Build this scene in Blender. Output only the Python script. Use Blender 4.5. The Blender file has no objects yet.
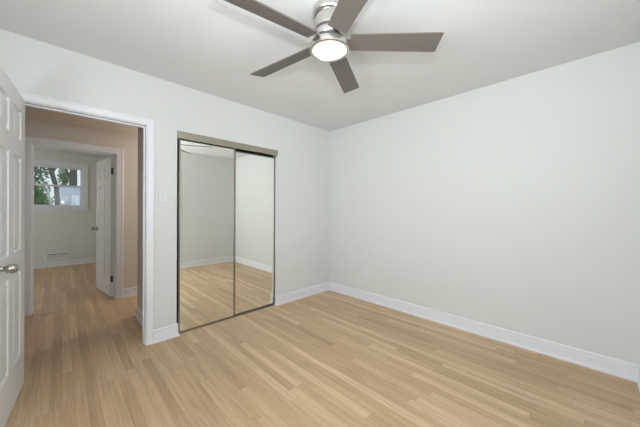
import bpy, bmesh, math, random
from mathutils import Vector, Matrix

random.seed(7)
S = bpy.context.scene
COL = S.collection

# ------------------------------------------------------------------ camera, world, light, exposure
F_PX, YAW, CAM_H, HORIZON, ROLL = 262.2, 0.790574, 1.2207, 210.46, math.radians(0.2174)
cam_data = bpy.data.cameras.new("camera")
cam_data.sensor_fit = 'HORIZONTAL'
cam_data.sensor_width = 36.0
cam_data.lens = F_PX / 640.0 * 36.0
cam_data.shift_y = (HORIZON - 213.5) / 640.0
cam_data.clip_start = 0.02
cam_data.clip_end = 300
cam = bpy.data.objects.new("camera", cam_data)
COL.objects.link(cam)
_f = Vector((math.cos(YAW), math.sin(YAW), 0)); _r = Vector((math.sin(YAW), -math.cos(YAW), 0)); _u = Vector((0, 0, 1))
m = Matrix((_r, _u, -_f)).transposed().to_4x4()
cam.matrix_world = Matrix.Translation((0, 0, CAM_H)) @ m @ Matrix.Rotation(ROLL, 4, 'Z')
S.camera = cam

world = bpy.data.worlds.new("sky"); S.world = world; world.use_nodes = True
wn = world.node_tree.nodes; wl = world.node_tree.links
bg = wn["Background"]
tc = wn.new("ShaderNodeTexCoord"); sep = wn.new("ShaderNodeSeparateXYZ"); ramp = wn.new("ShaderNodeValToRGB")
wl.new(tc.outputs["Generated"], sep.inputs[0]); wl.new(sep.outputs["Z"], ramp.inputs[0])
ramp.color_ramp.elements[0].color = (0.86, 0.92, 0.97, 1); ramp.color_ramp.elements[0].position = 0.0
ramp.color_ramp.elements[1].color = (0.62, 0.79, 1.0, 1); ramp.color_ramp.elements[1].position = 0.8
wl.new(ramp.outputs["Color"], bg.inputs["Color"])
bg.inputs["Strength"].default_value = 1.05

def light(name, kind, loc, energy, color, size=0.1, size_y=None, rot=(0, 0, 0)):
    d = bpy.data.lights.new(name, kind); d.energy = energy; d.color = color
    if kind == 'AREA':
        d.shape = 'RECTANGLE'; d.size = size; d.size_y = size_y or size
    else:
        d.shadow_soft_size = size
    o = bpy.data.objects.new(name, d); o.location = loc; o.rotation_euler = rot
    COL.objects.link(o); return o

HP = math.pi / 2
flash = light("camera_flash", 'SPOT', (0.07, -0.06, 1.55), 74, (0.93, 0.96, 1.0), 0.02)   # flash head tipped up toward the ceiling
flash.data.spot_size = math.radians(166); flash.data.spot_blend = 1.0
flash.rotation_euler = Vector((0.42, 0.42, 0.81)).to_track_quat('-Z', 'Y').to_euler()
# fill lamps added at two unseen windows behind camera, tilted up for the ceiling
light("rear_fill_light", 'AREA', (1.0, -0.40, 1.45), 19, (0.88, 0.935, 1.0), 1.3, 1.0, (HP + math.radians(28), 0, 0))
light("side_fill_light", 'AREA', (-1.0, 0.42, 1.5), 75, (0.89, 0.935, 1.0), 1.2, 1.0, (0, -HP - math.radians(18), 0))
# fill lamp added at an unseen side window of the far room
light("far_room_fill_light", 'AREA', (-2.25, 6.5, 1.5), 24, (1.0, 0.98, 0.955), 1.3, 1.1, (0, -HP, 0))
# warm light from an unseen source round the corner of the hall
light("hall_unseen_light", 'POINT', (1.75, 4.05, 1.9), 18, (1.0, 0.93, 0.88), 0.12)

S.view_settings.view_transform = 'Standard'
S.view_settings.look = 'None'
S.view_settings.exposure = 0.0
S.view_settings.gamma = 1.0
S.view_settings.use_curve_mapping = False

# ------------------------------------------------------------------ materials
def principled(name, color, rough=0.5, metal=0.0, spec=0.5, bump=0.0, bscale=200.0, vary=0.0):
    mt = bpy.data.materials.new(name); mt.use_nodes = True
    nt = mt.node_tree; b = nt.nodes["Principled BSDF"]
    b.inputs["Base Color"].default_value = (*color, 1)
    b.inputs["Roughness"].default_value = rough
    b.inputs["Metallic"].default_value = metal
    b.inputs["Specular IOR Level"].default_value = spec
    if bump or vary:
        t = nt.nodes.new("ShaderNodeTexCoord"); n = nt.nodes.new("ShaderNodeTexNoise")
        n.inputs["Scale"].default_value = bscale; n.inputs["Detail"].default_value = 3
        nt.links.new(t.outputs["Object"], n.inputs["Vector"])
        if bump:
            bp = nt.nodes.new("ShaderNodeBump"); bp.inputs["Strength"].default_value = bump
            bp.inputs["Distance"].default_value = 0.002
            nt.links.new(n.outputs["Fac"], bp.inputs["Height"]); nt.links.new(bp.outputs["Normal"], b.inputs["Normal"])
        if vary:
            mx = nt.nodes.new("ShaderNodeMix"); mx.data_type = 'RGBA'
            mx.inputs["A"].default_value = (*[c * (1 - vary) for c in color], 1)
            mx.inputs["B"].default_value = (*[min(1, c * (1 + vary)) for c in color], 1)
            nt.links.new(n.outputs["Fac"], mx.inputs["Factor"]); nt.links.new(mx.outputs["Result"], b.inputs["Base Color"])
    return mt

M_WALL = principled("wall_paint", (0.705, 0.711, 0.690), 0.75, spec=0.25, bump=0.15, bscale=90)
M_CEIL = principled("ceiling_paint", (0.735, 0.738, 0.72), 0.9, spec=0.1, bump=0.1, bscale=120)
M_TRIM = principled("white_trim_paint", (0.80, 0.81, 0.84), 0.38, spec=0.4, vary=0.01, bscale=8)
M_DOOR = principled("white_door_paint", (0.80, 0.81, 0.81), 0.4, spec=0.4, vary=0.01, bscale=6)
M_HALL = principled("hall_warm_lit_paint", (0.68, 0.635, 0.575), 0.75, spec=0.2, bump=0.12, bscale=90)  # warm hall light put into the wall colour
M_HCEIL = principled("hall_ceiling_paint", (0.74, 0.68, 0.60), 0.9, spec=0.1, vary=0.02, bscale=20)
M_FARW = principled("far_room_paint", (0.75, 0.755, 0.72), 0.75, spec=0.2, bump=0.12, bscale=90)
M_DARK = principled("closet_shade_tone", (0.20, 0.19, 0.18), 0.9, spec=0.1, vary=0.03, bscale=20)  # shade of the closed closet put into its wall colour
M_MIRROR = principled("mirror_glass", (0.975, 0.99, 0.94), 0.0, 1.0)
M_MIRROR2 = M_MIRROR
M_TAN = principled("champagne_metal", (0.42, 0.385, 0.315), 0.38, 0.75, vary=0.04, bscale=30)
M_BRONZE = principled("dark_champagne_metal", (0.26, 0.24, 0.20), 0.4, 0.7, vary=0.04, bscale=30)
M_BLADE = principled("blade_taupe", (0.150, 0.129, 0.109), 0.5, 0.15, vary=0.05, bscale=20)
M_KNOB = principled("satin_nickel_knob", (0.42, 0.40, 0.37), 0.28, 1.0, vary=0.03, bscale=40)
M_HINGE = principled("hinge_bronze", (0.13, 0.115, 0.10), 0.45, 0.8, vary=0.05, bscale=60)
M_PLASTIC = principled("white_plastic", (0.73, 0.735, 0.74), 0.35, vary=0.01, bscale=30)
M_TOGGLE = principled("toggle_plastic", (0.66, 0.67, 0.68), 0.35, vary=0.01, bscale=30)
M_SLOT = principled("slot_dark", (0.08, 0.08, 0.08), 0.6, vary=0.02, bscale=30)
M_REG = principled("register_paint", (0.80, 0.81, 0.80), 0.45, vary=0.01, bscale=20)
M_REGD = principled("register_duct", (0.05, 0.05, 0.05), 0.8, vary=0.02, bscale=20)
M_BARK = principled("bark", (0.16, 0.14, 0.125), 0.9, bump=0.8, bscale=6, vary=0.35)
M_LEAF = principled("leaf_green", (0.15, 0.25, 0.10), 0.6, vary=0.5, bscale=1.5)
M_LEAF2 = principled("leaf_light_green", (0.28, 0.38, 0.20), 0.6, vary=0.5, bscale=1.5)
M_GRASS = principled("grass_green", (0.12, 0.20, 0.06), 0.95, vary=0.4, bscale=2)
M_SIDING = principled("pale_siding", (0.60, 0.66, 0.58), 0.7, vary=0.05, bscale=3)
M_ROOF = principled("grey_shingles", (0.55, 0.54, 0.57), 0.85, vary=0.25, bscale=9)
M_WHITE = principled("white_paint_exterior", (0.85, 0.86, 0.88), 0.6, vary=0.02, bscale=3)

def brushed_nickel():
    mt = principled("brushed_nickel", (0.66, 0.635, 0.60), 0.22, 1.0)
    nt = mt.node_tree; b = nt.nodes["Principled BSDF"]
    b.inputs["Anisotropic"].default_value = 0.7
    t = nt.nodes.new("ShaderNodeTexCoord"); mp = nt.nodes.new("ShaderNodeMapping"); n = nt.nodes.new("ShaderNodeTexNoise")
    mp.inputs["Scale"].default_value = (3, 3, 500); n.inputs["Scale"].default_value = 1.0
    r = nt.nodes.new("ShaderNodeMapRange"); r.inputs["To Min"].default_value = 0.16; r.inputs["To Max"].default_value = 0.32
    nt.links.new(t.outputs["Object"], mp.inputs["Vector"]); nt.links.new(mp.outputs["Vector"], n.inputs["Vector"])
    nt.links.new(n.outputs["Fac"], r.inputs["Value"]); nt.links.new(r.outputs["Result"], b.inputs["Roughness"])
    return mt
M_NICKEL = brushed_nickel()

def emissive(name, color, strength):
    mt = principled(name, (0.9, 0.88, 0.84), 0.4)
    b = mt.node_tree.nodes["Principled BSDF"]
    b.inputs["Emission Color"].default_value = (*color, 1); b.inputs["Emission Strength"].default_value = strength
    return mt
M_LENS = emissive("lit_frosted_lens", (1.0, 0.89, 0.73), 1.7)

def glass_pane():
    mt = bpy.data.materials.new("window_glass"); mt.use_nodes = True
    nt = mt.node_tree; nt.nodes.clear()
    o = nt.nodes.new("ShaderNodeOutputMaterial"); tr = nt.nodes.new("ShaderNodeBsdfTransparent"); g = nt.nodes.new("ShaderNodeBsdfGlossy")
    g.inputs["Roughness"].default_value = 0.02; tr.inputs["Color"].default_value = (0.94, 0.96, 0.95, 1)
    fr = nt.nodes.new("ShaderNodeFresnel"); fr.inputs["IOR"].default_value = 1.45
    mx = nt.nodes.new("ShaderNodeMixShader")
    nt.links.new(fr.outputs[0], mx.inputs[0]); nt.links.new(tr.outputs[0], mx.inputs[1]); nt.links.new(g.outputs[0], mx.inputs[2])
    nt.links.new(mx.outputs[0], o.inputs[0]); return mt
M_GLASS = glass_pane()

def oak_floor():
    mt = bpy.data.materials.new("oak_strip_floor"); mt.use_nodes = True
    nt = mt.node_tree; N = nt.nodes; L = nt.links; b = N["Principled BSDF"]
    def math_(op, a, c=None):
        n = N.new("ShaderNodeMath"); n.operation = op
        for i, v in enumerate((a, c)):
            if v is None: continue
            if isinstance(v, (int, float)): n.inputs[i].default_value = v
            else: L.new(v, n.inputs[i])
        return n.outputs[0]
    def noise1(w):
        n = N.new("ShaderNodeTexWhiteNoise"); n.noise_dimensions = '1D'; L.new(w, n.inputs["W"]); return n
    tc = N.new("ShaderNodeTexCoord"); sp = N.new("ShaderNodeSeparateXYZ"); L.new(tc.outputs["Object"], sp.inputs[0])
    X, Y = sp.outputs["X"], sp.outputs["Y"]
    W = 0.0575
    xs = math_('DIVIDE', math_('ADD', X, 20), W)
    row = math_('FLOOR', xs); fx = math_('FRACT', xs)
    rw = noise1(row); rv = rw.outputs["Value"]
    lenr = math_('MULTIPLY_ADD', rv, 0.6); lenr.node.inputs[2].default_value = 0.75
    ys = math_('ADD', math_('DIVIDE', math_('ADD', Y, 20), lenr), math_('MULTIPLY', rv, 37.0))
    bid = math_('FLOOR', ys); fy = math_('FRACT', ys)
    key = math_('ADD', math_('MULTIPLY', row, 13.37), math_('MULTIPLY', bid, 7.113))
    bn = noise1(key); bv = bn.outputs["Value"]
    ramp = N.new("ShaderNodeValToRGB"); cr = ramp.color_ramp
    stops = [(0.0, (0.511, 0.339, 0.198)), (0.12, (0.576, 0.391, 0.229)), (0.5, (0.619, 0.427, 0.254)),
             (0.85, (0.660, 0.468, 0.286)), (1.0, (0.740, 0.543, 0.347))]
    while len(cr.elements) < len(stops): cr.elements.new(0.5)
    for e, (p, c) in zip(cr.elements, stops): e.position = p; e.color = (*c, 1)
    L.new(bv, ramp.inputs[0])
    # grain running along the boards, shifted per board
    cmb = N.new("ShaderNodeCombineXYZ")
    L.new(math_('MULTIPLY', X, 55.0), cmb.inputs[0]); L.new(math_('MULTIPLY', Y, 2.2), cmb.inputs[1]); L.new(math_('MULTIPLY', bv, 90.0), cmb.inputs[2])
    gn = N.new("ShaderNodeTexNoise"); gn.inputs["Scale"].default_value = 1.0; gn.inputs["Detail"].default_value = 5; gn.inputs["Roughness"].default_value = 0.62
    gn.inputs["Distortion"].default_value = 0.6
    L.new(cmb.outputs[0], gn.inputs["Vector"])
    gr = N.new("ShaderNodeMapRange"); gr.inputs["From Min"].default_value = 0.3; gr.inputs["From Max"].default_value = 0.72
    gr.inputs["To Min"].default_value = 0.80; gr.inputs["To Max"].default_value = 1.10
    L.new(gn.outputs["Fac"], gr.inputs["Value"])
    # sparse mineral streaks
    cm2 = N.new("ShaderNodeCombineXYZ")
    L.new(math_('MULTIPLY', X, 30.0), cm2.inputs[0]); L.new(math_('MULTIPLY', Y, 1.3), cm2.inputs[1]); L.new(math_('MULTIPLY', bv, 40.0), cm2.inputs[2])
    sn = N.new("ShaderNodeTexNoise"); sn.inputs["Scale"].default_value = 1.0; sn.inputs["Detail"].default_value = 2
    L.new(cm2.outputs[0], sn.inputs["Vector"])
    sr = N.new("ShaderNodeMapRange"); sr.inputs["From Min"].default_value = 0.64; sr.inputs["From Max"].default_value = 0.78
    sr.inputs["To Min"].default_value = 1.0; sr.inputs["To Max"].default_value = 0.72
    L.new(sn.outputs["Fac"], sr.inputs["Value"])
    # joints between boards
    ex = math_('MINIMUM', fx, math_('SUBTRACT', 1.0, fx))
    ey = math_('MULTIPLY', math_('MINIMUM', fy, math_('SUBTRACT', 1.0, fy)), 14.0)
    jr = N.new("ShaderNodeMapRange"); jr.inputs["From Min"].default_value = 0.0; jr.inputs["From Max"].default_value = 0.028
    jr.inputs["To Min"].default_value = 0.72; jr.inputs["To Max"].default_value = 1.0
    L.new(math_('MINIMUM', ex, ey), jr.inputs["Value"])
    tot = math_('MULTIPLY', math_('MULTIPLY', gr.outputs["Result"], sr.outputs["Result"]), jr.outputs["Result"])
    vm = N.new("ShaderNodeVectorMath"); vm.operation = 'SCALE'
    L.new(ramp.outputs["Color"], vm.inputs[0]); L.new(tot, vm.inputs["Scale"])
    L.new(vm.outputs[0], b.inputs["Base Color"])
    b.inputs["Roughness"].default_value = 0.42; b.inputs["Specular IOR Level"].default_value = 0.35
    return mt
M_FLOOR = oak_floor()

# ------------------------------------------------------------------ mesh helpers
def box(bm, x0, y0, z0, x1, y1, z1):
    v = [bm.verts.new(p) for p in ((x0,y0,z0),(x1,y0,z0),(x1,y1,z0),(x0,y1,z0),(x0,y0,z1),(x1,y0,z1),(x1,y1,z1),(x0,y1,z1))]
    for f in ((0,3,2,1),(4,5,6,7),(0,1,5,4),(1,2,6,5),(2,3,7,6),(3,0,4,7)): bm.faces.new([v[i] for i in f])

def boxes(*bs):
    bm = bmesh.new()
    for b in bs: box(bm, *b)
    return bm

def bev(bm, w=0.003, seg=2):
    bmesh.ops.bevel(bm, geom=list(bm.edges), offset=w, segments=seg, affect='EDGES', profile=0.5, clamp_overlap=True)
    return bm

def lathe(profile, seg=48, axis='Z', close=True):
    """profile: (radius, height) pairs; a radius of 0 closes the end."""
    bm = bmesh.new(); rings = []
    for r, h in profile:
        if r <= 1e-6: rings.append([bm.verts.new((0, 0, h))])
        else: rings.append([bm.verts.new((r*math.cos(2*math.pi*i/seg), r*math.sin(2*math.pi*i/seg), h)) for i in range(seg)])
    for a, b in zip(rings, rings[1:]):
        for i in range(seg):
            j = (i + 1) % seg
            if len(a) == 1 and len(b) == 1: continue
            if len(a) == 1: bm.faces.new((a[0], b[j], b[i]))
            elif len(b) == 1: bm.faces.new((a[i], a[j], b[0]))
            else: bm.faces.new((a[i], a[j], b[j], b[i]))
    bmesh.ops.recalc_face_normals(bm, faces=list(bm.faces))
    if axis == 'X': bmesh.ops.rotate(bm, verts=bm.verts, cent=(0,0,0), matrix=Matrix.Rotation(HP, 3, 'Y'))
    return bm

def obj(name, bm, mat, parent=None, loc=(0,0,0), rotz=0.0, smooth=False):
    me = bpy.data.meshes.new(name)
    bmesh.ops.recalc_face_normals(bm, faces=list(bm.faces)) if not smooth else None
    bm.to_mesh(me); bm.free(); me.materials.append(mat)
    if smooth:
        for p in me.polygons: p.use_smooth = True
        try: me.set_sharp_from_angle(angle=math.radians(35))
        except Exception: pass
    o = bpy.data.objects.new(name, me); COL.objects.link(o)
    o.location = loc; o.rotation_euler = (0, 0, rotz)
    if parent: o.parent = parent
    return o

def tag(o, label, cat, group=None, kind=None):
    o["label"] = label; o["category"] = cat
    if group: o["group"] = group
    if kind: o["kind"] = kind
    return o

def struct(name, bm, mat, label, cat): return tag(obj(name, bm, mat), label, cat, kind="structure")

def thing(name, label, cat, loc=(0,0,0), rotz=0.0, group=None, kind=None):
    o = bpy.data.objects.new(name, None); o.empty_display_size = 0.1; COL.objects.link(o)
    o.location = loc; o.rotation_euler = (0, 0, rotz)
    return tag(o, label, cat, group, kind)

def sweep(bm, prof, p0, p1, nrm, m0=0.0, m1=0.0):
    """extrude profile (out, up) from p0 to p1 along a wall; nrm points into the room; m0/m1 = mitre factor at the ends."""
    p0 = Vector((*p0, 0)); p1 = Vector((*p1, 0)); n = Vector((*nrm, 0)); d = (p1 - p0).normalized()
    A = [bm.verts.new(p0 + n*a + Vector((0,0,z)) + d*(m0*a)) for a, z in prof]
    B = [bm.verts.new(p1 + n*a + Vector((0,0,z)) - d*(m1*a)) for a, z in prof]
    k = len(prof)
    for i in range(k):
        j = (i+1) % k
        bm.faces.new((A[i], A[j], B[j], B[i]))
    bm.faces.new(A); bm.faces.new(B[::-1])

BASE_PROF = [(0,0),(.022,0),(.022,.012),(.020,.018),(.0115,.0205),(.0115,.090),(.0085,.094),(.0085,.099),(.0135,.103),(.0145,.111),(.011,.118),(.005,.122),(0,.122)]
def baseboard(name, runs, label):
    bm = bmesh.new()
    for r in runs: sweep(bm, BASE_PROF, *r)
    return struct(name, bm, M_TRIM, label, "baseboard")

CAS_PROF = [(0,0),(0,.010),(.004,.0125),(.045,.016),(.052,.019),(.060,.019),(.064,.016),(.064,0)]
def casing_bm(xl, xr, zt, yface, sgn, width=.064):
    """door casing swept up, over and down round an opening; sgn = direction of the face along Y."""
    bm = bmesh.new(); k = width/.064; prof = [(u*k, v) for u, v in CAS_PROF]; st = []
    for fn in (lambda u: (xl-u, 0), lambda u: (xl-u, zt+u), lambda u: (xr+u, zt+u), lambda u: (xr+u, 0)):
        st.append([bm.verts.new((fn(u)[0], yface + sgn*v, fn(u)[1])) for u, v in prof])
    n = len(prof)
    for a, b in zip(st, st[1:]):
        for i in range(n):
            j = (i+1) % n; bm.faces.new((a[i], a[j], b[j], b[i]))
    bm.faces.new(st[0]); bm.faces.new(st[-1][::-1])
    return bm

# ------------------------------------------------------------------ room shell
XB, YA, YC, XD, H = 2.952, 2.781, -0.285, -0.9, 2.44
WT = 0.10
YH0, YH1, HH = YA + WT, 4.50, 2.27          # hall between the bedroom wall and the far doorway
YF = 7.95                                    # far room's window wall
DL, DR, DT = -0.208, 0.547, 1.980            # bedroom doorway jamb faces / head
CL, CR, CT = 0.802, 1.985, 1.990             # closet opening
FL, FR, FT = -0.234, 0.534, 1.976            # far doorway
struct("floor", boxes((-2.4,-0.5,-0.06, 3.2,8.1,0)), M_FLOOR, "light oak strip floor with boards running toward the hall", "floor")
struct("ceiling", boxes((-1.0,-0.5,H, 3.2,YH0,H+.08)), M_CEIL, "off-white bedroom ceiling around the fan mount", "ceiling")
struct("ceiling_hall", boxes((-1.6,YH0,HH, .63,YH1,HH+.08), (.63,3.62,HH, 2.7,YH1,HH+.08)), M_HCEIL, "shaded lower ceiling of the hall beyond the doorway", "ceiling")
struct("ceiling_far_room", boxes((-2.3,YH1+.0,H, 1.4,8.1,H+.08)), M_FARW, "grey ceiling of the far room behind the hall", "ceiling")
JL = .018
struct("wall_left", boxes((XD-.1,YA,0, DL-JL,YH0,H), (DL-JL,YA,DT+JL, DR+JL,YH0,H), (DR+JL,YA,0, CL,YH0,H),
                          (CL,YA,CT, CR,YH0,H), (CR,YA,0, XB+.12,YH0,H)), M_WALL, "off-white wall with the doorway and the mirrored closet", "wall")
struct("wall_right", boxes((XB,YC-.12,0, XB+.12,YA,H)), M_WALL, "long blank off-white wall facing the doorway side", "wall")
W2 = (0.3, 1.65, 0.95, 2.05)                  # added unseen rear window, for light: x0 x1 z0 z1
struct("wall_rear", boxes((XD-.1,YC-.12,0, W2[0],YC,H), (W2[1],YC-.12,0, XB,YC,H), (W2[0],YC-.12,0, W2[1],YC,W2[2]), (W2[0],YC-.12,W2[3], W2[1],YC,H)),
       M_WALL, "off-white wall seen in the closet mirrors with its baseboard", "wall")
W3 = (-0.2, 1.1, 0.95, 2.05)                  # added unseen side window, for light: y0 y1 z0 z1
struct("wall_side", boxes((XD-.1,YC,0, XD,W3[0],H), (XD-.1,W3[1],0, XD,YA,H), (XD-.1,W3[0],0, XD,W3[1],W3[2]), (XD-.1,W3[0],W3[3], XD,W3[1],H)),
       M_WALL, "off-white wall behind the open white door", "wall")
# closet shell and hall
struct("wall_hall_corner", boxes((.63,YH0,0, .70,3.62,HH), (.70,3.55,0, 2.7,3.62,HH)), M_HALL, "short warm-tinted hall wall just past the doorway jamb", "wall")
struct("wall_closet", boxes((.70,3.48,0, 2.3,3.55,H), (2.3,YH0,0, 2.37,3.55,H), (.70,YH0,2.36, 2.3,3.48,2.44)), M_DARK, "dark closet interior behind the mirrored doors", "wall")
struct("wall_hall_far", boxes((-1.6,YH1,0, FL-JL,YH1+.12,H), (FL-JL,YH1,FT+JL, FR+JL,YH1+.12,H), (FR+JL,YH1,0, 2.7,YH1+.12,H)), M_HALL, "warm-tinted hall wall around the second doorway", "wall")
struct("wall_hall_end", boxes((-1.7,YH0,0, -1.6,YH1+.12,H), (2.7,3.55,0, 2.8,YH1+.12,H)), M_HALL, "warm-tinted end walls of the hall", "wall")
# far room
WX0, WX1, WZ0, WZ1 = -0.475, 0.372, 1.265, 2.165
struct("wall_far_room", boxes((-2.2,YF,0, WX0,YF+.14,H), (WX1,YF,0, 1.3,YF+.14,H), (WX0,YF,0, WX1,YF+.14,WZ0), (WX0,YF,WZ1, WX1,YF+.14,H)),
       M_FARW, "grey far-room wall with the small high window", "wall")
struct("wall_far_room_right", boxes((1.3,YH1+.12,0, 1.4,YF+.14,H)), M_FARW, "grey side wall of the far room behind its open door", "wall")
struct("wall_far_room_left", boxes((-2.3,YH1+.12,0, -2.2,5.8,H), (-2.3,7.2,0, -2.2,YF+.14,H), (-2.3,5.8,0, -2.2,7.2,.9), (-2.3,5.8,2.1, -2.2,7.2,H)),
       M_FARW, "grey side wall of the far room opposite its door", "wall")
# hall-side skin of the bedroom wall carries the hall's warm-light tint
struct("wall_hall_near", boxes((-1.6,YH0,0, DL-JL,YH0+.006,HH), (DL-JL,YH0,DT+JL, DR+JL,YH0+.006,HH), (DR+JL,YH0,0, .63,YH0+.006,HH)), M_HALL, "warm-tinted hall face of the wall around the bedroom doorway", "wall")
struct("wall_far_room_near", boxes((-2.2,YH1+.12,0, FL-JL,YH1+.126,H), (FL-JL,YH1+.12,FT+JL, FR+JL,YH1+.126,H), (FR+JL,YH1+.12,0, 1.3,YH1+.126,H)), M_FARW, "grey far-room face of the wall around the second doorway", "wall")

# ------------------------------------------------------------------ baseboards
baseboard("baseboard_right", [((XB,YC),(XB,YA),(-1,0),1,1)], "white baseboard along the long blank right wall")
baseboard("baseboard_left", [((CR,YA),(XB,YA),(0,-1),-1,1), ((CR,YA+.024),(CR,YA),(-1,0),0,-1)], "white baseboard between the mirrored closet and the room corner")
baseboard("baseboard_jamb", [((DR+.055+.006,YA),(CL,YA),(0,-1),0,-1), ((CL,YA),(CL,YA+.024),(1,0),-1,0)], "short white baseboard between doorway casing and closet")
baseboard("baseboard_rear", [((XD,YC),(XB,YC),(0,1),1,1)], "white baseboard reflected in the closet mirrors")
baseboard("baseboard_side", [((XD,YC),(XD,YA),(1,0),1,1), ((XD,YA),(DL-.072,YA),(0,-1),1,0)], "white baseboard behind the open white door")
baseboard("baseboard_hall_corner", [((.63,YH0+.006),(.63,3.62),(-1,0),0,-1), ((.63,3.62),(2.7,3.62),(0,1),-1,0)], "white baseboard on the short hall wall past the jamb")
baseboard("baseboard_hall_far", [((FR+.085,YH1),(2.7,YH1),(0,-1),0,0), ((-1.6,YH1),(FL-.085,YH1),(0,-1),0,0)], "white baseboard on the hall wall beside the second doorway")
baseboard("baseboard_far_room", [((-2.2,YF),(1.3,YF),(0,-1),1,1), ((1.3,YH1+.126),(1.3,YF),(-1,0),0,1), ((-2.2,YH1+.126),(-2.2,YF),(1,0),0,1)], "white baseboard under the window and wall register in the far room")

# ------------------------------------------------------------------ door frames (jamb lining + stop as children of the casing)
def door_trim(name, xl, xr, zt, y0, y1, label, w1, w2, stop_y):
    c = struct(name, casing_bm(xl-.006, xr+.006, zt+.006, y0, -1, w1), M_TRIM, label, "door trim")
    obj("jamb", boxes((xl-JL,y0,0, xl,y1,zt), (xr,y0,0, xr+JL,y1,zt), (xl-JL,y0,zt, xr+JL,y1,zt+JL)), M_TRIM, c)
    obj("door_stop", boxes((xl,stop_y,0, xl+.011,stop_y+.032,zt-.011), (xr-.011,stop_y,0, xr,stop_y+.032,zt-.011), (xl,stop_y,zt-.011, xr,stop_y+.032,zt)), M_TRIM, c)
    obj("rear_casing", casing_bm(xl-.006, xr+.006, zt+.006, y1, 1, w2), M_TRIM, c)
    return c
t1 = door_trim("trim_1", DL, DR, DT, YA, YH0+.006, "white casing around the bedroom doorway to the hall", .055, .05, YA+.045)
door_trim("trim_2", FL, FR, FT, YH1, YH1+.126, "white casing around the second doorway across the hall", .078, .07, YH1+.055)

# ------------------------------------------------------------------ six-panel doors
def door_leaf_bm(w, h, t):
    """hinge edge at x=0, leaf along +x, visible face at y=0, back face at y=t; raised panels on both faces."""
    st, mu = .115, .105
    pw = (w - 2*st - mu)/2
    xs = [0, st, st+pw, st+pw+mu, w-st, w]
    k = h/1.955
    zs = [0, .245*k, .805*k, .935*k, 1.545*k, 1.655*k, 1.850*k, h]
    bm = bmesh.new()
    for side in (0, 1):
        y = 0 if side == 0 else t; s = 1 if side == 0 else -1
        for i in range(5):
            for j in range(7):
                x0, x1, z0, z1 = xs[i], xs[i+1], zs[j], zs[j+1]
                if i in (1, 3) and j in (1, 3, 5):
                    ins = [(0, 0), (.004, .002), (.008, .0105), (.016, .0115), (.022, .0105), (.034, .0035), (.040, .002)]
                    rings = [[bm.verts.new(p) for p in ((x0+a,y+s*d,z0+a),(x1-a,y+s*d,z0+a),(x1-a,y+s*d,z1-a),(x0+a,y+s*d,z1-a))] for a, d in ins]
                    for r0, r1 in zip(rings, rings[1:]):
                        for q in range(4): bm.faces.new((r0[q], r0[(q+1)%4], r1[(q+1)%4], r1[q]))
                    bm.faces.new(rings[-1])
                else:
                    bm.faces.new([bm.verts.new(p) for p in ((x0,y,z0),(x1,y,z0),(x1,y,z1),(x0,y,z1))])
    for q in (((0,0,0),(0,t,0),(0,t,h),(0,0,h)), ((w,0,0),(w,t,0),(w,t,h),(w,0,h)), ((0,0,0),(w,0,0),(w,t,0),(0,t,0)), ((0,0,h),(w,0,h),(w,t,h),(0,t,h))):
        bm.faces.new([bm.verts.new(p) for p in q])
    bmesh.ops.remove_doubles(bm, verts=bm.verts, dist=1e-5)
    bmesh.ops.recalc_face_normals(bm, faces=list(bm.faces))
    return bm

KNOB = [(0,0),(.031,0),(.031,.004),(.027,.009),(.013,.012),(.0105,.024),(.0135,.029),(.0205,.036),(.0248,.046),(.0250,.056),(.0215,.067),(.014,.074),(0,.077)]
def swing_door(name, w, h, t, loc, ang, label, knob_z, knob_back, hinges, hinge_y):
    d = tag(obj(name, door_leaf_bm(w, h, t), M_DOOR, None, loc, ang), label, "door", kind="structure")
    for sgn, y in ((-1, 0), (1, t)):
        rose = lathe(KNOB[:4] + [(.013,.012),(0,.012)]); kn = lathe([(.0125,.010)] + KNOB[5:])
        for b in (rose, kn): bmesh.ops.rotate(b, verts=b.verts, cent=(0,0,0), matrix=Matrix.Rotation(-sgn*HP, 3, 'X') if sgn > 0 else Matrix.Rotation(HP, 3, 'X'))
        hd = obj("door_knob", kn, M_KNOB, d, (w-knob_back, y, knob_z), smooth=True)
        obj("rose", rose, M_KNOB, hd, (0,0,0), smooth=True)
    lp = obj("latch_plate", boxes((w-.0005, t/2-.012, knob_z-.028, w+.0012, t/2+.012, knob_z+.028)), M_KNOB, d)
    for z in hinges:
        hb = boxes((-.003, .004, z-.045, -.0005, t-.002, z+.045))
        hg = obj("hinge", hb, M_HINGE, d)
        obj("hinge_pin", lathe([(0,z-.048),(.006,z-.048),(.006,z+.048),(0,z+.048)], 16), M_HINGE, hg, (-.007, hinge_y, 0), smooth=True)
    return d
# bedroom door: hinged on the doorway's left jamb, opened past square into the room
DW = .735
da = math.atan2(-1.0, -.078)
swing_door("door_1", DW, 1.966, .035, (DL-.005, YA-.016, .010), da, "white six-panel door standing open into the bedroom, cut by the picture edge", .905, .062, (.25, 1.0, 1.75), -.004)
# far room door: hinged on the second doorway's right jamb, opened into the far room
FW = .735
fa = math.atan2(.66, -.085)
d2 = swing_door("door_2", FW, 1.945, .035, (FR-.006, YH1+.135, .012), fa, "white six-panel door open into the far room beyond the hall", .915, .062, (.245, 1.745), -.004)

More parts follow.
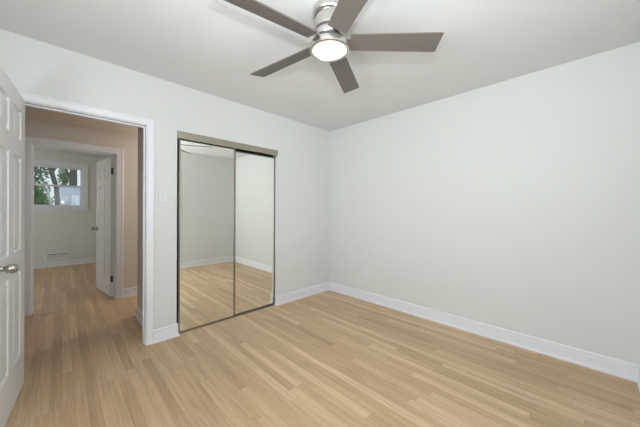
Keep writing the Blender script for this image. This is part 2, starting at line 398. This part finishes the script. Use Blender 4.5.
# ------------------------------------------------------------------ closet front
hd = thing("trim_3", "champagne metal header track and side channels framing the mirrored closet", "closet trim", kind="structure")
def fascia():
    bm = boxes((CL+.001,YA-.004,CT-.068, CR-.001,YA+.002,CT-.001), (CL+.001,YA+.002,CT-.008, CR-.001,YA+.075,CT-.001), (CL+.001,YA-.006,CT-.070, CR-.001,YA+.001,CT-.063), (CL+.001,YA-.006,CT-.008, CR-.001,YA+.001,CT-.001))
    return bm
obj("header", fascia(), M_TAN, hd)
obj("side_channel", boxes((CL,YA+.030,0, CL+.004,YA+.078,CT-.008)), M_BRONZE, hd)
obj("side_channel", boxes((CR-.004,YA+.052,0, CR,YA+.078,CT-.008)), M_BRONZE, hd)
obj("bottom_track", boxes((CL+.004,YA+.028,0, CR-.004,YA+.030,.006), (CL+.004,YA+.030,0, CR-.004,YA+.078,.003)), M_BRONZE, hd)
def mirror_door(x0, x1, y, z1, label, rails):
    t = thing("sliding_mirror_door", label, "closet door", (x0, y, .006), 0, "mirrored closet doors", "thing")
    w = x1-x0; h = z1-.006; st = .013; st2 = .020 if x1 < 1.6 else .013
    obj("mirror", boxes((st*.6,.004,.012, w-st*.6,.010,h-.004)), M_MIRROR, t)
    obj("stile", boxes((0,0,0, st,.022,h)), M_BRONZE, t)
    obj("stile", boxes((w-st2,0,0, w,.022,h)), rails, t)
    obj("rail", boxes((st,0,0, w-st,.022,.013)), M_BRONZE, t)
    obj("rail", boxes((st,.001,h-.012, w-st,.022,h)), M_BRONZE, t)
    return t
mirror_door(CL+.026, 1.424, YA+.031, CT-.025, "left mirrored sliding closet door, running in front, next to the light switch", M_BRONZE)
mirror_door(1.385, CR-.005, YA+.055, CT-.086, "right mirrored sliding closet door, set behind, with a dark gap above", M_BRONZE)

# ------------------------------------------------------------------ ceiling fan
FX, FY, FZ = 1.158, 1.093, 2.44
fan = thing("ceiling_fan", "brushed nickel ceiling fan with five taupe blades and a lit round lamp", "ceiling fan", (FX, FY, FZ))
obj("canopy", lathe([(0,0),(.098,0),(.103,-.006),(.104,-.030),(.101,-.042),(.092,-.050),(.088,-.052),(0,-.052)], 64), M_NICKEL, fan, smooth=True)
obj("motor_housing", lathe([(0,-.050),(.086,-.050),(.0885,-.056),(.0885,-.124),(.0875,-.128),(.084,-.129),(0,-.129)], 64), M_NICKEL, fan, smooth=True)
obj("hub_gap", lathe([(0,-.128),(.083,-.128),(.083,-.147),(0,-.147)], 48), M_SLOT, fan, smooth=True)
obj("blade_hub", lathe([(0,-.146),(.088,-.146),(.0905,-.148),(.0925,-.182),(.091,-.185),(0,-.185)], 64), M_NICKEL, fan, smooth=True)
obj("lamp_gap", lathe([(0,-.184),(.086,-.184),(.086,-.222),(0,-.222)], 48), M_SLOT, fan, smooth=True)
obj("lamp_ring", lathe([(0,-.219),(.115,-.219),(.1195,-.222),(.1205,-.226),(.1205,-.248),(.1185,-.254),(.113,-.2575),(.105,-.2565),(.1005,-.251),(.0995,-.249),(0,-.246)], 64), M_NICKEL, fan, smooth=True)
obj("lamp_lens", lathe([(.0995,-.247),(.0990,-.251),(.092,-.2555),(.07,-.2585),(.035,-.260),(0,-.2605)], 64), M_LENS, fan, smooth=True)
def blade_bm():
    bm = bmesh.new(); r0, r1, w, th = .123, .663, .135, .007
    prof = [(r0, .055, .055), (r0+.003, .057, .057), (.60, w/2, w/2), (r1-.006, w/2, w/2), (r1, w/2-.004, w/2-.004)]
    pit = math.radians(14.5)
    rows = []
    for r, a, b in prof:
        row = []
        for t, zz in ((-a, 0), (-a*.97, th/2), (b*.97, th/2), (b, 0), (b*.97, -th/2), (-a*.97, -th/2)):
            row.append(bm.verts.new((r, t*math.cos(pit) + zz*math.sin(pit), -t*math.sin(pit) + zz)))
        rows.append(row)
    for p, q in zip(rows, rows[1:]):
        for i in range(6): bm.faces.new((p[i], p[(i+1)%6], q[(i+1)%6], q[i]))
    bm.faces.new(rows[0]); bm.faces.new(rows[-1][::-1])
    bmesh.ops.recalc_face_normals(bm, faces=list(bm.faces))
    return bm
b0 = obj("blade", blade_bm(), M_BLADE, fan, (0,0,-.200), math.radians(26.85))
i0 = obj("blade_bracket", boxes((.080,-.020,.0036, .195,.020,.009)), M_NICKEL, b0)
i0.rotation_euler = (math.radians(-14.5), 0, 0)
for k in range(1, 5):
    c = b0.copy(); COL.objects.link(c); c.parent = fan; c.rotation_euler = (0,0,math.radians(26.85 + 72*k))
    d = i0.copy(); COL.objects.link(d); d.parent = c

# ------------------------------------------------------------------ wall fittings
sw = thing("light_switch", "white toggle light switch plate between the doorway and the closet", "light switch", (.679, YA, 1.345))
obj("cover_plate", bev(boxes((-.035,-.006,-.0575, .035,0,.0575)), .003), M_PLASTIC, sw)
obj("toggle", boxes((-.005,-.016,-.004, .005,-.005,.012)), M_TOGGLE, sw)
for z in (-.030, .030):
    b = lathe([(0,0),(.003,0),(.003,.0015),(0,.0015)], 12); bmesh.ops.rotate(b, verts=b.verts, cent=(0,0,0), matrix=Matrix.Rotation(HP, 3, 'X'))
    obj("screw", b, M_TOGGLE, sw, (0,-.0055,z), smooth=True)
ol = thing("power_outlet", "white duplex power outlet low on the blank right wall near the corner", "power outlet", (XB, 2.08, .372))
obj("cover_plate", bev(boxes((-.006,-.036,-.058, 0,.036,.058)), .003), M_PLASTIC, ol)
for z in (-.021, .021):
    s_ = obj("socket", bev(boxes((-.0085,-.017,z-.014, -.005,.017,z+.014)), .002), M_PLASTIC, ol)
    obj("slots", boxes((-.0090,-.008,z-.004, -.0080,-.006,z+.006), (-.0090,.006,z-.004, -.0080,.008,z+.006)), M_SLOT, s_)

# wall register in the far room
rg = thing("wall_register", "white louvred heating register low on the far-room wall under the window", "air vent", (-.045, YF, .225))
obj("duct_back", boxes((-.160,-.004,-.050, .160,0,.055)), M_REGD, rg)
obj("frame", boxes((-.19,-.020,-.080, .19,0,-.045), (-.19,-.020,.050, .19,0,.085), (-.19,-.020,-.045, -.155,0,.050), (.155,-.020,-.045, .19,0,.050)), M_REG, rg)
for i in range(4):
    z = -.036 + i*.022
    bm = boxes((-.158,-.018,-.0015, .158,-.001,.0015)); bmesh.ops.rotate(bm, verts=bm.verts, cent=(0,-.008,0), matrix=Matrix.Rotation(math.radians(62), 3, 'X'))
    obj("louver", bm, M_REG, rg, (0,0,z))
obj("lever", boxes((.172,-.030,-.01, .178,-.020,.02)), M_KNOB, rg)

# ------------------------------------------------------------------ windows
def window_y(name, x0, x1, z0, z1, y, sgn, depth, label, with_sill=True, split=.52):
    """window in a wall normal to Y; sgn: direction of the room along Y from the wall face y."""
    o = y - sgn*depth
    cw = .075
    bm = boxes((x0-cw, min(y,y+sgn*.016), z0-cw*.6, x0, max(y,y+sgn*.016), z1+cw), (x1, min(y,y+sgn*.016), z0-cw*.6, x1+cw, max(y,y+sgn*.016), z1+cw), (x0, min(y,y+sgn*.016), z1, x1, max(y,y+sgn*.016), z1+cw))
    wd = struct(name, bm, M_TRIM, label, "window")
    a, b = sorted((y, o))
    obj("window_frame", boxes((x0,a,z0, x0+.02,b,z1), (x1-.02,a,z0, x1,b,z1), (x0+.02,a,z1-.02, x1-.02,b,z1), (x0+.02,a,z0, x1-.02,b,z0+.02)), M_TRIM, wd)
    a, b = sorted((y+sgn*.035, y-sgn*.02))
    obj("window_sill", boxes((x0-cw-.01,a,z0-.028, x1+cw+.01,b,z0)), M_TRIM, wd)
    a, b = sorted((y, y+sgn*.014))
    obj("apron", boxes((x0-cw,a,z0-.075, x1+cw,b,z0-.028)), M_TRIM, wd)
    zm = z0 + (z1-z0)*split
    for k, (za, zb, yy) in enumerate(((zm-.018, z1-.02, y-sgn*.075), (z0+.02, zm+.018, y-sgn*.045))):
        a, b = sorted((yy, yy-sgn*.026)); s = .034
        sash = obj("sash", boxes((x0+.02,a,za, x0+.02+s,b,zb), (x1-.02-s,a,za, x1-.02,b,zb), (x0+.02+s,a,za, x1-.02-s,b,za+s), (x0+.02+s,a,zb-s, x1-.02-s,b,zb)), M_TRIM, wd)
        obj("pane", boxes((x0+.02+s,(a+b)/2-.002,za+s, x1-.02-s,(a+b)/2+.002,zb-s)), M_GLASS, sash)
    return wd
window_y("window_1", WX0, WX1, WZ0, WZ1, YF, -1, .14, "small white double-hung window high on the far-room wall, trees outside")
window_y("added_window_2", W2[0], W2[1], W2[2], W2[3], YC, 1, .12, "added white double-hung window, out of view in the wall behind the camera")

def window_x(name, y0, y1, z0, z1, xo, xi, label):
    s = .05; a, b = sorted((xo, xi)); xm = (a+b)/2
    wd = struct(name, boxes((a,y0,z0, b,y0+s,z1), (a,y1-s,z0, b,y1,z1), (a,y0+s,z0, b,y1-s,z0+s), (a,y0+s,z1-s, b,y1-s,z1), (a+.02,y0+s,(z0+z1)/2-.02, b-.02,y1-s,(z0+z1)/2+.02)), M_TRIM, label, "window")
    obj("pane", boxes((xm-.002,y0+s,z0+s, xm+.002,y1-s,z1-s)), M_GLASS, wd)
window_x("added_window_3", W3[0], W3[1], W3[2], W3[3], XD-.09, XD-.01, "added white window, out of view in the wall behind the open bedroom door")
window_x("added_window_4", 5.8, 7.2, .9, 2.1, -2.29, -2.21, "added white side window of the far room out of sight of the doorway")  # unseen opening added to light the far room

# ------------------------------------------------------------------ outside the far window
GZ = -1.6
tag(obj("ground", boxes((-25,8.3,GZ-.2, 25,60,GZ)), M_GRASS), "green lawn outside the far window", "ground", kind="structure")

def leaves(bm, c, r, n, size):
    for _ in range(n):
        v = Vector((random.gauss(0,1), random.gauss(0,1), random.gauss(0,1))).normalized() * (random.random()**.45)
        p = Vector((c[0]+v.x*r[0], c[1]+v.y*r[1], c[2]+v.z*r[2]))
        a = Vector((random.uniform(-1,1), random.uniform(-1,1), random.uniform(-1,1))).normalized()
        b = a.orthogonal().normalized(); s = size*random.uniform(.6,1.3)
        bm.faces.new([bm.verts.new(p + q) for q in (a*s, b*s*.5, -a*s, -b*s*.5)])

def tube(bm, pts, rads, seg=10):
    rings = []
    for i, p in enumerate(pts):
        p = Vector(p); d = (Vector(pts[min(i+1,len(pts)-1)]) - Vector(pts[max(i-1,0)])).normalized()
        u = d.orthogonal().normalized(); w = d.cross(u)
        rings.append([bm.verts.new(p + (u*math.cos(2*math.pi*k/seg) + w*math.sin(2*math.pi*k/seg))*rads[i]) for k in range(seg)])
    for a, b in zip(rings, rings[1:]):
        for k in range(seg): bm.faces.new((a[k], a[(k+1)%seg], b[(k+1)%seg], b[k]))
    bm.faces.new(rings[0]); bm.faces.new(rings[-1][::-1])

def tree(x, y, limbs, clumps, mat, label):
    t = thing("tree", label, "tree", (x, y, GZ), 0, "trees outside the far window")
    bm = bmesh.new()
    for pts, rads in limbs: tube(bm, pts, rads)
    obj("trunk", bm, M_BARK, t, smooth=True)
    bm = bmesh.new()
    for c, rr, n, sz in clumps: leaves(bm, c, rr, n, sz)
    obj("foliage", bm, mat, t)
    return t
# leaning trunk in front of the house, stout trunk behind it, leafy trees at the left and middle
tree(0.02, 17.0, [([(0,0,-.1),(-.02,0,1.5),(-.12,0,3.05),(-.16,0,3.85),(-.40,0,4.9),(-.75,.1,6.2)], [.14,.10,.085,.088,.088,.06]),
               ([(-.30,0,4.5),(.1,.2,5.4),(.3,.3,6.2)], [.06,.045,.03])], [((-.7,.6,6.0),(1.5,1.2,.95),1300,.10)], M_LEAF2, "leaning tree trunk seen through the upper sash, left of its centre")
tree(0.70, 29.0, [([(0,0,-.1),(.0,0,3),(.03,0,5.5),(.05,0,8)], [.32,.27,.24,.14]), ([(.02,0,5),(-.5,.2,6.2),(-.9,.3,7.4)], [.10,.08,.05])],
     [((0,.5,8.2),(2.4,1.6,1.2),1300,.14)], M_LEAF2, "stout dark upright tree trunk seen through the upper right of the window")
tree(-1.30, 20.0, [([(0,0,-.1),(.05,0,2),(.1,0,5.2)], [.15,.12,.05])],
     [((.25,0,5.0),(.75,.8,.75),650,.09), ((.40,0,3.9),(.55,.7,.7),420,.085)], M_LEAF, "leafy green tree at the left edge of the far window")
tree(0.16, 31.0, [([(0,0,-.1),(.05,0,3),(.1,0,6)], [.11,.09,.04])],
     [((.05,0,5.6),(.42,.6,.9),520,.10), ((.05,0,4.3),(.55,.6,.7),620,.10)], M_LEAF2, "light green young tree between the two dark trunks outside")
sh = thing("shrub", "dense green shrub behind the lower left window pane", "shrub", (-.62, 14.0, GZ))
bm = bmesh.new(); leaves(bm, (0,0,1.75), (.43,.40,1.95), 8000, .065); obj("foliage", bm, M_LEAF, sh)
bm = bmesh.new(); tube(bm, [(0,0,-.1),(.03,0,1.2),(0,0,2.6)], [.06,.05,.02]); obj("stem", bm, M_BARK, sh, smooth=True)
bk = thing("hedge", "tall mixed hedge of trees along the far end of the lawn", "hedge", (0, 40, GZ))
bm = bmesh.new()
for i in range(14): leaves(bm, (-9+i*1.4, random.uniform(-.5,.5), random.uniform(1.4,2.2)), (1.3,.8,random.uniform(1.4,2.2)), 420, .2)
obj("foliage", bm, M_LEAF2, bk)

ps = thing("garden_parasol", "pale closed garden parasol standing before the grey-roofed house", "parasol", (-.372, 16.0, GZ))
bm2 = lathe([(0,3.72),(.012,3.70),(.045,3.40),(.125,3.03),(.10,2.95),(.075,2.2),(0,2.18)], 16)
for i, v in enumerate(bm2.verts):
    a = math.atan2(v.co.y, v.co.x); s = 1 + .16*math.cos(8*a); v.co.x *= s; v.co.y *= s
obj("folded_canopy", bm2, M_SIDING, ps, smooth=True)
obj("pole", lathe([(0,0),(.02,0),(.02,3.70),(0,3.70)], 12), M_WHITE, ps, smooth=True)
obj("base", lathe([(0,0),(.25,0),(.25,.06),(.05,.10),(0,.10)], 24), M_ROOF, ps, smooth=True)

hs = thing("house", "house with a grey shingled roof and white roof vent seen through the window", "house", (-.16, 20.0, GZ))
obj("walls", boxes((.25,.4,0, 8,6,2.55)), M_SIDING, hs)
bm = bmesh.new()
A = [(0,0,2.5),(8.3,0,2.5),(8.3,3.2,4.22),(0,3.2,4.22)]; B = [(0,6.4,2.5),(8.3,6.4,2.5),(8.3,3.2,4.22),(0,3.2,4.22)]
for q in (A, B):
    lo = [bm.verts.new(p) for p in q]; hi = [bm.verts.new((p[0],p[1],p[2]+.1)) for p in q]
    bm.faces.new(lo); bm.faces.new(hi[::-1])
    for i in range(4): bm.faces.new((lo[i], lo[(i+1)%4], hi[(i+1)%4], hi[i]))
rf = obj("roof", bm, M_ROOF, hs)
bm = bmesh.new(); vs = [bm.verts.new(p) for p in ((.25,.4,2.55),(.25,6,2.55),(.25,3.2,4.2),(.4,.4,2.55),(.4,6,2.55),(.4,3.2,4.2))]
for q in ((0,1,2),(5,4,3),(0,3,4,1),(1,4,5,2),(2,5,3,0)): bm.faces.new([vs[i] for i in q])
obj("gable", bm, M_SIDING, hs)
obj("vent", boxes((.15,1.3,3.1, .45,1.7,3.52)), M_WHITE, rf)
